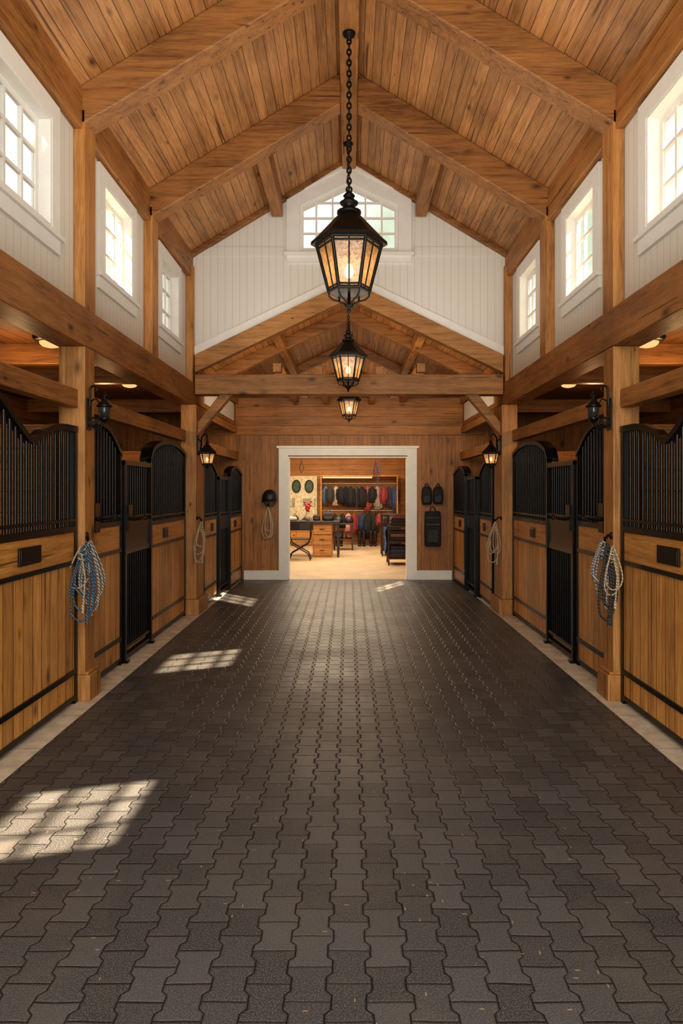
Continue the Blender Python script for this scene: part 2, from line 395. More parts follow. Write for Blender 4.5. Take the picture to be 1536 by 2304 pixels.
# clerestory walls
WIN = [2.64, 4.40, 6.17, 7.95]; HW = 0.37; WZ0, WZ1 = 3.43, 4.20
for sg, nm in ((-1, 'left'), (1, 'right')):
    w = MB(); a, b_ = sg * 2.10, sg * 2.20
    w.box(a, b_, YS, GY, 2.99, WZ0); w.box(a, b_, YS, GY, WZ1, 4.66)
    ys = [YS] + [y for c0 in WIN for y in (c0 - HW, c0 + HW)] + [GY]
    for i in range(0, len(ys), 2): w.box(a, b_, ys[i], ys[i + 1], WZ0, WZ1)
    S('wall_' + nm, w, M['white_y'])
wn = 1
for sg in (-1, 1):
    for c0 in WIN:
        w = MB(); f0, f1 = sg * 2.070, sg * 2.0995; cw = .125
        w.box(f0, f1, c0 - HW - cw, c0 - HW, WZ0 - .02, WZ1 + .13); w.box(f0, f1, c0 + HW, c0 + HW + cw, WZ0 - .02, WZ1 + .13)
        w.box(f0, f1, c0 - HW, c0 + HW, WZ1, WZ1 + .13)
        w.box(sg * 2.045, f1, c0 - HW - cw - .03, c0 + HW + cw + .03, WZ0 - .05, WZ0 - .02)
        w.box(sg * 2.072, f1, c0 - HW - cw - .01, c0 + HW + cw + .01, WZ0 - .15, WZ0 - .05)
        j0, j1 = sg * 2.0745, sg * 2.21; t = .02
        w.box(j0, j1, c0 - HW + .001, c0 - HW + t, WZ0 + .001, WZ1 - .001); w.box(j0, j1, c0 + HW - t, c0 + HW - .001, WZ0 + .001, WZ1 - .001)
        w.box(j0, j1, c0 - HW + t, c0 + HW - t, WZ0 + .001, WZ0 + t); w.box(j0, j1, c0 - HW + t, c0 + HW - t, WZ1 - t, WZ1 - .001)
        s0, s1 = sg * 2.160, sg * 2.190; ya, yb, za, zb = c0 - HW + t, c0 + HW - t, WZ0 + t, WZ1 - t; q = .045
        w.box(s0, s1, ya, ya + q, za, zb); w.box(s0, s1, yb - q, yb, za, zb)
        w.box(s0, s1, ya + q, yb - q, za, za + q); w.box(s0, s1, ya + q, yb - q, zb - q, zb)
        for i in (1, 2):
            yy = ya + (yb - ya) * i / 3; w.box(sg * 2.161, sg * 2.189, yy - .012, yy + .012, za + q, zb - q)
            zz = za + (zb - za) * i / 3; w.box(sg * 2.163, sg * 2.187, ya + q, yb - q, zz - .012, zz + .012)
        w.box(sg * 2.173, sg * 2.176, ya + q, yb - q, za + q, zb - q, 1)
        S('window_%d' % wn, w, [M['white'], M['pane']]); wn += 1

# gable wall
g = MB(); gy0, gy1 = GY, GY + 0.10
gh, gz0, gz1, gap = 0.64, 4.70, 5.30, 5.60
for sg in (-1, 1):
    g.prism([(sg * 2.2, top2(2.2)), (sg * gh, top2(gh)), (sg * gh, top(gh)), (sg * 2.2, top(2.2))], 'y', gy0, gy1)
    g.prism([(sg * gh, top2(gh)), (0, top2(0)), (0, gz0), (sg * gh, gz0)], 'y', gy0, gy1)
    g.prism([(sg * gh, gz1), (0, gap), (0, top(0)), (sg * gh, top(gh))], 'y', gy0, gy1)
S('wall_gable', g, M['white_x'])
w = MB(); oy0, oy1 = GY - .045, GY - .0005; ow = 0.81
def gt(x, h=gh, d=0): return (gz1 - d) + (gap - gz1) * (1 - abs(x) / gh)
for sg in (-1, 1):
    w.box(sg * gh, sg * ow, oy0, oy1, gz0 - .02, gz1)
    w.prism([(sg * gh, gz1), (sg * ow, gz1), (sg * ow, 5.41), (0, 5.80), (0, gap)], 'y', oy0, oy1)
    w.prism([(sg * ow, 5.38), (sg * (ow + .03), 5.38), (sg * (ow + .03), 5.43), (0, 5.84), (0, 5.80)], 'y', oy0 - .02, oy1)
w.box(-ow - .03, ow + .03, oy0 - .03, oy1, gz0 - .06, gz0 - .02)
w.box(-ow, ow, oy0 + .002, oy1, gz0 - .14, gz0 - .06)
for sg in (-1, 1):
    w.box(sg * (gh - .045), sg * (gh - .001), GY - .020, GY + .085, gz0 + .045, gz1 - .03)
    w.prism([(sg * (gh - .001), gz1 - .001), (0, gap - .001), (0, gap - .06), (sg * (gh - .001), gz1 - .06)], 'y', GY - .016, GY + .083)
w.box(-gh + .001, gh - .001, GY - .022, GY + .087, gz0 - .019, gz0 + .045)
for i in range(1, 6):
    x = -gh + 2 * gh * i / 6
    w.box(x - .012, x + .012, GY - .005, GY + .025, gz0 + .04, gt(x) - .03)
for z in (gz0 + .24, gz0 + .44, gz0 + .64):
    xx = gh - .02 if z < gz1 else gh * (1 - (z - gz1) / (gap - gz1)) - .04
    w.box(-xx, xx, GY - .003, GY + .023, z - .012, z + .012)
w.prism([(-gh + .02, gz0 + .02), (gh - .02, gz0 + .02), (gh - .02, gz1 - .02), (0, gap - .02), (-gh + .02, gz1 - .02)], 'y', GY + .009, GY + .012, 1)
S('window_%d' % wn, w, [M['white'], M['pane']]); wn += 1
t = MB()
for sg in (-1, 1): t.box(sg * 2.1, sg * .842, GY - .012, GY - .0005, 4.655, 4.76)
S('trim_1', t, M['white_x'])
t = MB()
for sg in (-1, 1): t.prism([(sg * 2.1, top2(2.1)), (0, top2(0)), (0, top2(0) + .12), (sg * 2.1, top2(2.1) + .12)], 'y', GY - .02, GY - .0005)
S('trim_2', t, M['white'])

# ------------------------------------------------------------------ timbers
def timber(name, mb, mat, label, cat='beam', group=None, bevel=.007):
    return mb.make(name, mat, bevel=bevel, label=label, cat=cat, group=group)
for sg in (-1, 1):
    timber('wall_beam', MB().box(sg * 2.0, sg * 2.22, 0.5, GY, 2.69, 2.985), M['beam_y'], 'long honey-brown timber beam under the white upper wall')
    timber('eave_beam', MB().box(sg * 2.03, sg * 2.098, 1.2, GY, 4.35, 4.67), M['beam_y'], 'long stained timber plate where wall meets roof')
    for y0, y1 in ((5.2, 5.42), (6.98, 7.2), (8.78, 8.895)):
        timber('upper_post', MB().box(sg * 2.01, sg * 2.098, y0, y1, 2.985, 4.5), M['beam_z'],
               'short square timber post between white upper windows', 'post', 'upper wall posts')
for y0 in (5.2, 6.98):
    for sg in (-1, 1):
        mb = MB().prism([(sg * .09, top(.09) - .0), (sg * 2.08, top(2.08)), (sg * 2.08, 5.60 - .597 * 2.08), (sg * .09, 5.60 - .053)], 'y', y0, y0 + .2)
        timber('roof_rafter', mb, M['beam_x'], 'heavy sloping timber rafter under the plank ceiling', 'rafter', 'main roof rafters', .01)
for sg in (-1, 1):
    mb = MB().prism([(sg * .09, top(.09)), (sg * 2.1, top(2.1)), (sg * 2.1, top(2.1) - .07), (sg * .09, top(.09) - .07)], 'y', GY - .08, GY)
    timber('roof_rafter', mb, M['beam_x'], 'thin sloping timber strip along the white gable wall', 'rafter')
timber('ridge_beam', MB().box(-.09, .09, 1.2, GY, 5.76, 5.90), M['beam_y'], 'long timber ridge beam at the ceiling peak')
for sg in (-1, 1):
    timber('roof_purlin', MB().box(sg * .86, sg * 1.0, 7.18, GY - .05, 5.14, 5.40), M['beam_y'], 'short timber purlin running from rafter to white gable', 'purlin')
for k, y0 in enumerate((GY - .06, 10.1, 12.4, 14.9, 17.6)):
    for sg in (-1, 1):
        dp = (.23, .18, .17, .17, .17)[k]
        mb = MB().prism([(0, top2(0) - .0), (sg * 2.0, top2(2.0)), (sg * 2.0, top2(2.0) - dp), (0, top2(0) - dp)], 'y', y0, y0 + .13)
        timber('lower_rafter', mb, M['pale_x'] if k == 0 else M['beam_x'], 'sloping timber rafter of the lower aisle roof', 'rafter', 'lower roof rafters')
timber('tie_beam', MB().box(-1.99, 1.99, GY - .1, GY + .1, 2.83, 3.09), M['pale_x'], 'wide horizontal timber tie beam across the aisle', 'beam', None, .01)
for sg in (-1, 1):
    for xx in (.95, .40):
        z0 = 3.15 if xx > .5 else 3.11
        timber('lower_purlin', MB().box(sg * (xx - .055), sg * (xx + .055), GY + .1, EY - .03, z0, z0 + .12), M['pale_y'], 'small timber running lengthwise below the lower roof', 'purlin', 'lower roof purlins')
    timber('lower_purlin', MB().box(sg * .93, sg * 1.05, GY + .1, BY - .05, top2(1.05) - .14, top2(1.05) - .005), M['pale_y'], 'long timber purlin beneath the lower plank ceiling', 'purlin', 'lower roof purlins')
    mb = MB().prism([(sg * 1.97, 2.30), (sg * 1.97, 2.46), (sg * 1.66, 2.85), (sg * 1.50, 2.85)], 'y', GY - .07, GY + .07)
    timber('knee_brace', mb, M['pale_x'], 'diagonal timber brace between post and tie beam', 'brace')
    timber('lower_eave_beam', MB().box(sg * 1.97, sg * 2.02, GY + .13, EY, 3.12, 3.34), M['beam_y'], 'timber plate along the lower aisle roof edge')
for sg in (-1, 1):
    e = empty('timber_post', (sg * 2.1, 5.27, 0), 'square honey timber post with wider base beside stall doors', 'post', 'stall posts')
    MB().box(sg * 2.0, sg * 2.2, 5.17, 5.37, .2, 2.69).make('post_shaft', M['beam_z'], e, bevel=.008)
    MB().box(sg * 1.955, sg * 2.245, 5.155, 5.385, 0, .2).box(sg * 1.97, sg * 2.23, 5.16, 5.38, .2, .22).make('post_base', M['beam_z'], e, bevel=.008)
    e = empty('timber_post', (sg * 2.05, 8.95, 0), 'broad timber post carrying the tie beam between stalls', 'post', 'stall posts')
    MB().box(sg * 1.95, sg * 2.15, 8.72, 9.18, .2, 2.69).make('post_shaft', M['beam_z'], e, bevel=.008)
    MB().box(sg * 1.91, sg * 2.19, 8.705, 9.24, 0, .2).make('post_base', M['beam_z'], e, bevel=.008)
    for y0, y1, z0, z1, X in ((1.5, 5.165, 2.22, 2.36, 2.05), (5.38, 8.71, 2.22, 2.36, 2.08), (9.19, 12.15, 2.13, 2.27, 1.97), (9.19, 12.15, 2.60, 2.72, 1.99)):
        timber('stall_rail', MB().box(sg * X, sg * (X + .1), y0, y1, z0, z1), M['beam_y'], 'horizontal timber rail above the stall grilles', 'rail', 'rails above stalls')

for sg, nm in ((-1, 'left'), (1, 'right')):
    w = MB(); w.box(sg * 2.02, sg * 2.12, GY + .12, EY, 2.74, 3.36, 0)
    w.box(sg * 2.005, sg * 2.03, 9.5, 11.9, 2.80, 3.10, 1)
    S('wall_far_' + nm, w, [M['sidev'], M['white']])
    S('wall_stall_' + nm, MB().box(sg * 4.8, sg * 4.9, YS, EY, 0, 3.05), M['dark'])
    pt = MB()
    for yy in (5.27, 8.95): pt.box(sg * 2.25, sg * 4.8, yy - .05, yy + .05, 0, 2.1)
    S('wall_stall_divider_' + nm, pt, M['endh'])
    for yy in (4.1, 6.3, 7.4, 10.2):
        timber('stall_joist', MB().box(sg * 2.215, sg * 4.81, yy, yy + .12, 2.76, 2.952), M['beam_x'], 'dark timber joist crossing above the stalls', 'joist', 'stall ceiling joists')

# end wall
dl, dr, dt = -1.085, 1.04, 2.19
w = MB()
w.box(-4.9, dl, EY, EY + .14, 0, 2.57, 0); w.box(dr, 4.9, EY, EY + .14, 0, 2.57, 0); w.box(dl, dr, EY, EY + .14, dt, 2.57, 0)
w.box(-2.4, 2.4, EY - .03, EY + .14, 2.57, 3.24, 1)
w.box(-4.9, -2.4, EY, EY + .14, 2.57, 3.05, 0); w.box(2.4, 4.9, EY, EY + .14, 2.57, 3.05, 0)
S('wall_end', w, [M['endv'], M['endh']])
t = MB(); tw = .165
t.box(dl - tw, dl, EY - .035, EY - .0005, 0, dt + .02); t.box(dr, dr + tw, EY - .035, EY - .0005, 0, dt + .02)
t.box(dl - tw, dr + tw, EY - .035, EY - .0005, dt + .02, dt + .15); t.box(dl - .2, dr + .2, EY - .06, EY - .0005, dt + .15, dt + .19)
t.box(dl + .0005, dl + .02, EY - .02, EY + .16, 0.003, dt - .021); t.box(dr - .02, dr - .0005, EY - .02, EY + .16, 0.003, dt - .021); t.box(dl + .0005, dr - .0005, EY - .02, EY + .16, dt - .02, dt - .0005)
S('trim_3', t, M['white'])
S('baseboard_left', MB().box(-1.87, dl - tw - .001, EY - .025, EY - .0005, 0, .15).box(-1.87, dl - tw - .001, EY - .03, EY - .0005, .15, .165), M['white'])
S('baseboard_right', MB().box(1.83, dr + tw + .001, EY - .025, EY - .0005, 0, .15).box(1.83, dr + tw + .001, EY - .03, EY - .0005, .15, .165), M['white'])

# ------------------------------------------------------------------ stall fronts
def interp(pts, y):
    if y <= pts[0][0]: return pts[0][1]
    if y >= pts[-1][0]: return pts[-1][1]
    for i in range(len(pts) - 1):
        if pts[i][0] <= y <= pts[i + 1][0]:
            p0 = pts[max(i - 1, 0)]; p1 = pts[i]; p2 = pts[i + 1]; p3 = pts[min(i + 2, len(pts) - 1)]
            h = p2[0] - p1[0]; t = (y - p1[0]) / h
            m1 = (p2[1] - p0[1]) / max(p2[0] - p0[0], 1e-6) * h; m2 = (p3[1] - p1[1]) / max(p3[0] - p1[0], 1e-6) * h
            return (2*t**3-3*t**2+1)*p1[1]+(t**3-2*t**2+t)*m1+(-2*t**3+3*t**2)*p2[1]+(t**3-t**2)*m2
def stall(sg, X, y0, y1, zr, pts, kind, label, arch=.045, plate=None, latch=None):
    nm = 'stall_gate' if kind == 'gate' else ('stall_door' if kind == 'door' else 'stall_partition')
    e = empty(nm, (sg * (X + .03), (y0 + y1) / 2, 0), label, 'stall door' if kind != 'panel' else 'stall partition', 'black and wood stall fronts')
    A, B = sg * X, sg * (X + .05)
    sw = .04
    fr = MB(); tp0, tp1 = interp(pts, y0), interp(pts, y1)
    px = .012 if kind == 'gate' else 0
    zb0 = .0 if kind == 'gate' else .03
    fr.box(A - sg * px, B, y0, y0 + sw, zb0, tp0); fr.box(A - sg * px, B, y1 - sw, y1, zb0, tp1)
    fr.box(A, B, y0 + sw, y1 - sw, zr - .025, zr + .02); fr.box(A, B, y0 + sw, y1 - sw, zr + .055, zr + .075)
    fr.box(A, B, y0 + sw, y1 - sw, .03, .065)
    if kind == 'gate':
        fr.box(A, B, y0 + sw, y1 - sw, 1.0, 1.05); fr.box(A, B, y0 + sw, y1 - sw, .12, .15)
        fr.box(A - sg * .035, B + sg * .02, y0 - .01, y0 + sw + .01, 0, .03); fr.box(A - sg * .035, B + sg * .02, y1 - sw - .01, y1 + .01, 0, .03)
    else:
        fr.box(A - sg * .006, B, y0 + sw, y1 - sw, zr - .265, zr - .235); fr.box(A - sg * .006, B, y0 + sw, y1 - sw, .225, .26)
        for yy in (y0 + sw / 2, y1 - sw / 2): fr.box(A, B, yy - .02, yy + .02, 0, .03)
    n = max(2, int((y1 - y0) / .03)); vs = []; fs = []
    for i in range(n + 1):
        y = y0 + (y1 - y0) * i / n; z = interp(pts, y)
        vs += [(A - sg * .005, y, z - .035), (A - sg * .005, y, z + .01), (A + sg * (arch + .01), y, z + .01), (A + sg * (arch + .01), y, z - .035)]
    for i in range(n):
        for j in range(4): fs.append((i * 4 + j, i * 4 + (j + 1) % 4, i * 4 + 4 + (j + 1) % 4, i * 4 + 4 + j))
    fs += [(3, 2, 1, 0), (n * 4, n * 4 + 1, n * 4 + 2, n * 4 + 3)]
    fr.add(vs, fs, 0, False)
    fr.make('door_frame', M['black'], e)
    gr = MB(); k = max(2, round((y1 - y0 - 2 * sw) / .072))
    for i in range(1, k):
        y = y0 + sw + (y1 - y0 - 2 * sw) * i / k; xc = sg * (X + .025)
        gr.tube([(xc, y, zr), (xc, y, interp(pts, y) - .02)], .0125, 8)
        if kind == 'gate': gr.tube([(xc, y, .13), (xc, y, 1.02)], .0125, 8)
    gr.make('grille', M['black'], e)
    wa, wb = sg * (X + .008), sg * (X + .042)
    if kind == 'gate':
        MB().box(wa, wb, y0 + sw, y1 - sw, 1.05, zr - .025).make('middle_panel', M['black'], e)
    else:
        MB().box(wa, wb, y0 + sw, y1 - sw, .065, zr - .24).make('wood_panel', M['stall'], e)
        MB().box(wa, wb, y0 + sw, y1 - sw, zr - .24, zr - .025).make('top_board', M['rail'], e, bevel=.004)
    if plate:
        yc, hw = plate
        MB().box(sg * (X - .006), sg * (X + .01), yc - hw, yc + hw, zr - .19, zr - .075).box(sg * (X - .009), sg * (X + .01), yc - hw + .015, yc + hw - .015, zr - .175, zr - .09).make('nameplate', M['plate'], e, bevel=.003)
    if latch:
        yl, zl = latch
        lb = MB().box(sg * (X - .035), sg * X, yl - .05, yl + .06, zl - .11, zl + .13)
        lb.tube([(sg * (X - .03), yl, zl), (sg * (X - .07), yl + .02, zl), (sg * (X - .07), yl + .34, zl)], .016, 8)
        lb.ellip((sg * (X - .07), yl + .34, zl), .026, .026, .026)
        lb.make('latch', M['black'], e)
    return e
P1 = [(2.4, 1.94), (2.62, 2.02), (2.85, 2.2), (3.15, 2.31), (3.45, 2.33), (3.75, 2.28), (4.0, 2.165), (4.22, 2.03), (4.42, 1.935), (4.58, 2.0), (4.83, 2.058), (5.15, 2.068)]
P2 = [(5.40, 2.17), (5.72, 2.175), (5.92, 2.14), (6.08, 2.06), (6.2, 1.975), (6.29, 1.92)]
P3 = [(6.29, 1.865), (7.18, 1.865)]
P4 = [(7.18, 1.93), (7.26, 2.03), (7.5, 2.11), (7.8, 2.15), (8.1, 2.155), (8.45, 2.12), (8.75, 2.04), (9.0, 1.95)]
P5 = [(9.2, 2.05), (9.6, 2.04), (9.9, 1.96), (10.1, 1.87), (10.2, 1.82)]
P6 = [(10.2, 1.79), (10.95, 1.79)]
P7 = [(10.95, 1.86), (11.05, 1.92), (11.3, 1.975), (11.55, 1.985), (11.85, 1.94), (12.12, 1.88)]
for sg in (-1, 1):
    r = 0 if sg < 0 else .05
    stall(sg, 2.045, 2.4, 5.14, 1.31, P1, 'door', 'wide sliding stall door, swooping black grille over honey planks', plate=(4.38, .15))
    stall(sg, 2.08, 5.40, 6.26, 1.30, P2, 'panel', 'narrow stall partition with half-arched black grille beside post', latch=(5.55, 1.36))
    stall(sg, 2.07, 6.29, 7.15, 1.28, P3, 'gate', 'black barred stall gate with flat top and latch', latch=(6.36, 1.33))
    stall(sg, 2.08, 7.18, 8.70, 1.25, P4, 'door', 'wide stall door with arched black grille over honey planks', arch=.11, plate=(7.75, .09))
    stall(sg, 1.96 - r * .5, 9.25, 10.17, 1.20, P5, 'panel', 'small stall partition with half-arched black grille', plate=(9.8, .08))
    stall(sg, 1.94 - r, 10.2, 10.92, 1.18, P6, 'gate', 'narrow black barred stall gate with flat top')
    stall(sg, 1.90 - r, 10.95, 12.12, 1.17, P7, 'door', 'stall door with arched black grille near plank end wall', arch=.10, plate=(11.4, .09))

# ------------------------------------------------------------------ lanterns
def chain(mb, x, y, z0, z1, L=.05, r=.006, wdt=.014):
    n = max(1, int((z1 - z0) / (L * .78))); st = (z1 - z0) / n
    for i in range(n):
        zc = z0 + st * (i + .5); pts = []
        for j in range(10):
            a = 2 * math.pi * j / 10; o = wdt * math.cos(a); zz = zc + L * .5 * math.sin(a)
            pts.append((x + o, y, zz) if i % 2 else (x, y + o, zz))
        mb.tube(pts, r, 5, closed=True)
def hexr(x, y, z, R, n=6, ph=0): return [(x + R * math.cos(2 * math.pi * j / n + ph), y + R * math.sin(2 * math.pi * j / n + ph), z) for j in range(n)]
def lantern(x, y, ze, R, ztop, label, name='pendant_lantern', n=6, ph=0, power=30, hang=True, mun=True, fat=1.0, lit=True):
    k = R / .35
    e = empty(name, (x, y, ztop if hang else ze), label, 'lantern')
    if hang:
        cb = MB(); chain(cb, x, y, ze + .49 * k, ztop - .05, L=.062 * max(k, .75), r=.0085 * max(k, .7), wdt=.018 * max(k, .7)); cb.make('chain', M['bronze'], e)
        MB().lathe([(.005, -.07), (.02, -.06), (.025, -.03), (.055, -.02), (.06, -.002), (.05, 0)], (x, y, ztop), 20).make('canopy', M['bronze'], e)
    rf = MB()
    rf.rings([hexr(x, y, ze - .02 * k, R, n, ph), hexr(x, y, ze + .01 * k, R * .99, n, ph), hexr(x, y, ze + .05 * k, R * .86, n, ph), hexr(x, y, ze + .15 * k, R * .58, n, ph), hexr(x, y, ze + .23 * k, R * .36, n, ph), hexr(x, y, ze + .27 * k, R * .24, n, ph)])
    rf.lathe([(a * k, b * k) for a, b in [(.11, .262), (.11, .285), (.06, .295), (.055, .335), (.08, .35), (.085, .365), (.055, .385), (.04, .41), (.055, .425), (.035, .45), (.012, .47)]], (x, y, ze), 18)
    rf.tube([(x + .025 * k * math.cos(a), y, ze + (.485 + .025 * math.sin(a)) * k) for a in [2 * math.pi * i / 10 for i in range(10)]], .009 * k, 6, closed=True)
    rf.make('lantern_roof', M['bronze'], e)
    Rt, Rb = .295 * k, .185 * k; zt, zb = ze - .02 * k, ze - .445 * k
    fr = MB(); q = k * fat
    T = hexr(x, y, zt, Rt, n, ph); Bm = hexr(x, y, zb, Rb, n, ph)
    for j in range(n):
        j2 = (j + 1) % n
        fr.tube([T[j], Bm[j]], .018 * q, 6)
        fr.tube([T[j], T[j2]], .016 * q, 6); fr.tube([Bm[j], Bm[j2]], .018 * q, 6)
        a1 = Vector(T[j]).lerp(Vector(Bm[j]), .08); a2 = Vector(T[j2]).lerp(Vector(Bm[j2]), .08)
        fr.tube([a1, a2], .011 * q, 5)
        a1 = Vector(T[j]).lerp(Vector(Bm[j]), .93); a2 = Vector(T[j2]).lerp(Vector(Bm[j2]), .93)
        fr.tube([a1, a2], .010 * q, 5)
        if mun:
            m1 = (Vector(T[j]) + Vector(T[j2])) / 2; m2 = (Vector(Bm[j]) + Vector(Bm[j2])) / 2
            fr.tube([m1, m2], .0075 * q, 5)
    fr.rings([hexr(x, y, zb - .014 * k, Rb * 1.08, n, ph), hexr(x, y, zb + .006 * k, Rb * 1.08, n, ph)])
    fr.make('lantern_frame', M['bronze'], e)
    gs = MB(); gs.rings([hexr(x, y, zt, Rt * .97, n, ph), hexr(x, y, zb, Rb * .97, n, ph)], cap=False); gs.make('glass', M['glass'] if lit else M['smoke'], e)
    bt = MB()
    for j in range(n):
        vx, vy = (Bm[j][0] - x), (Bm[j][1] - y)
        bt.tube([(x + vx * f, y + vy * f, zb - d * k) for f, d in ((1, .01), (.98, .045), (.8, .075), (.5, .09), (.22, .115), (.12, .15))], .009 * k, 6)
    bt.lathe([(a * k, b * k) for a, b in [(.004, -.205), (.016, -.19), (.02, -.17), (.01, -.155), (.024, -.145), (.032, -.125), (.014, -.10), (.012, -.01)]], (x, y, zb), 12)
    bt.make('finial', M['bronze'], e)
    if not lit: return e
    bl = MB(); bl.lathe([(.004, .0), (.03, .02), (.042, .06), (.03, .11), (.004, .14)], (x, y, 0), 12)
    bl.v = [(x + (a - x) * k, y + (b - y) * k, zb + .12 * k + c2 * k) for a, b, c2 in bl.v]
    bl.make('bulb', M['bulb'], e)
    MB().lathe([(a * k, b * k) for a, b in [(.018, 0), (.02, .1), (.016, .12)]], (x, y, zb), 10).make('candle_tube', M['bronze'], e)
    ld = bpy.data.lights.new('lantern_light', 'POINT'); ld.energy = power; ld.color = (1, .60, .28); ld.shadow_soft_size = .03 * k
    lo = bpy.data.objects.new('lantern_light', ld); COL.objects.link(lo); lo.parent = e
    lo.location = Vector((x, y, zb + .20 * k)) - Vector(e['wloc'])
    return e
lantern(0, 6.22, 3.85, .35, 5.76, 'large hexagonal dark bronze lantern with amber glass on long chain', power=24)
lantern(-.01, 8.2, 3.21, .235, 5.76, 'smaller hexagonal bronze lantern glowing before the tie beam', power=14)
lantern(0, 10.5, 2.98, .19, 4.31, 'small hexagonal bronze lantern hanging beyond the tie beam', power=10)
for sg in (-1, 1):
    e = lantern(sg * 1.79, 8.62, 2.07, .118, 0, 'small lit black wall lantern on a scroll bracket', 'wall_lantern', 6, 0, 5.0, False, False, 1.1)
    br = MB()
    br.box(sg * 1.93, sg * 1.952, 8.735, 8.82, 2.05, 2.3)
    br.tube([(sg * 1.94, 8.78, 2.12), (sg * 1.92, 8.72, 2.05), (sg * 1.89, 8.70, 2.10), (sg * 1.87, 8.66, 2.26), (sg * 1.83, 8.63, 2.31), (sg * 1.79, 8.62, 2.29), (sg * 1.79, 8.62, 2.23)], .010, 8)
    br.tube([(sg * 1.94, 8.78, 2.26), (sg * 1.90, 8.75, 2.22), (sg * 1.88, 8.73, 2.17), (sg * 1.91, 8.75, 2.13)], .007, 6)
    br.make('bracket', M['black'], e)
    e = empty('bracket_lamp', (sg * 1.99, 5.27, 2.1), 'unlit small black iron lantern on scrolled bracket on post', 'wall lamp')
    b = MB(); b.box(sg * 1.988, sg * 2.0, 5.20, 5.28, 2.06, 2.30)
    def arc(cx, cz, r0, a0, a1, n=10, r1=None):
        r1 = r1 if r1 is not None else r0
        return [(sg * (cx + (r0 + (r1 - r0) * i / n) * math.cos(math.radians(a0 + (a1 - a0) * i / n))), 5.24, cz + (r0 + (r1 - r0) * i / n) * math.sin(math.radians(a0 + (a1 - a0) * i / n))) for i in range(n + 1)]
    b.tube(arc(1.945, 2.115, .045, 20, 400, 18, .018), .007, 8)
    b.tube([(sg * 1.99, 5.24, 2.10), (sg * 1.94, 5.24, 2.065), (sg * 1.895, 5.24, 2.085), (sg * 1.875, 5.24, 2.13)], .008, 8)
    b.tube([(sg * 1.99, 5.24, 2.24), (sg * 1.985, 5.24, 2.34)] + arc(1.955, 2.37, .032, 0, 260, 12, .018), .008, 8)
    b.tube([(sg * 1.985, 5.24, 2.28), (sg * 1.94, 5.24, 2.30), (sg * 1.915, 5.24, 2.26)], .006, 8)
    b.make('bracket', M['black'], e)
    X, Z = sg * 1.875, 2.24
    MB().lathe([(.006, -.13), (.022, -.115), (.036, -.105), (.040, -.09), (.036, -.085)], (X, 5.24, Z), 18).make('lamp_base', M['black'], e)
    MB().lathe([(.028, -.087), (.036, -.04), (.038, -.005), (.036, 0)], (X, 5.24, Z), 18).make('lamp_glass', M['smoke'], e)
    hd = MB().lathe([(.056, -.006), (.060, .002), (.046, .02), (.028, .04), (.017, .055), (.015, .068), (.024, .074), (.022, .083), (.010, .095), (.009, .11), (.003, .12)], (X, 5.24, Z), 18)
    for a in (0, 60, 120, 180, 240, 300):
        ca, sa = math.cos(math.radians(a)), math.sin(math.radians(a))
        hd.tube([(X + .038 * ca, 5.24 + .038 * sa, Z - .09), (X + .043 * ca, 5.24 + .043 * sa, Z)], .0035, 5)
    hd.make('lamp_cap', M['black'], e)
for sg in (-1, 1):
    for X, Y in ((2.60, 5.95), (2.66, 8.28)):
        e = empty('ceiling_lamp', (sg * X, Y, 2.95), 'round flush ceiling lamp with glowing amber dome above stall', 'ceiling lamp', 'stall ceiling lamps')
        MB().lathe([(.05, 0), (.14, -.0), (.15, -.03), (.13, -.06), (.09, -.065)], (sg * X, Y, 2.95), 24).make('lamp_base', M['bronze'], e)
        MB().lathe([(.095, -.06), (.09, -.08), (.07, -.10), (.035, -.11), (.003, -.112)], (sg * X, Y, 2.95), 24).make('lamp_dome', M['dome'], e)
        ld = bpy.data.lights.new('stall_light', 'POINT'); ld.energy = 11; ld.color = (1, .62, .30); ld.shadow_soft_size = .06
        lo = bpy.data.objects.new('stall_light', ld); COL.objects.link(lo); lo.location = (sg * (X + .3), Y, 2.55)

# ------------------------------------------------------------------ ropes
def rope(x, y, zt, w, h, mat, label, loops=4, r=.0062, seed=0, dy=.02, tail=True):
    rd = random.Random(seed); m = MB()
    pts = []
    for l in range(loops):
        ww = w * (.5 + .5 * rd.random()) / 2; hh = h * (.6 + .4 * rd.random()); ox = (rd.random() - .5) * w * .45; yo = y + (rd.random() - .5) * dy * 2
        sk = (rd.random() - .5) * .6
        for i in range(18):
            a = 2 * math.pi * i / 18; dwn = (1 - math.cos(a)) / 2
            px = ox * dwn + ww * math.sin(a) * (0.3 + .85 * dwn) + sk * w * .3 * dwn * dwn
            pts.append((x + px, yo + .008 * math.sin(a * 2 + l), zt - hh * dwn ** .9))
    m.tube(pts, r, 6)
    if tail:
        m.tube([(x + .020 * math.cos(a), y - .012 + .02 * math.sin(a), zt - h * .08 - .006 * a) for a in [i * .7 for i in range(22)]], r, 6)
        m.tube([(x + w * .02, y - .015, zt - h * .15), (x + w * .16, y - .02, zt - h * .5), (x + w * .08, y - .02, zt - h * .95)], r, 6)
        m.tube([(x + w * .08, y - .02, zt - h * .88), (x + w * .08, y - .02, zt - h * 1.0)], r * 1.8, 6)
    return m.make('lead_rope', mat, label=label, cat='rope', group='coiled lead ropes')
def hook(x0, y0, z0, x1, y1, z1):
    m = MB().tube([(x0, y0, z0), ((x0 + x1) / 2, (y0 + y1) / 2, z0 + .01), (x1, y1, z1), (x1, y1, z1 + .03)], .009, 8)
    m.ellip((x0, y0, z0), .02, .02, .03)
    m.make('rope_hook', M['black'], label='small black iron hook holding coiled ropes', cat='hook')
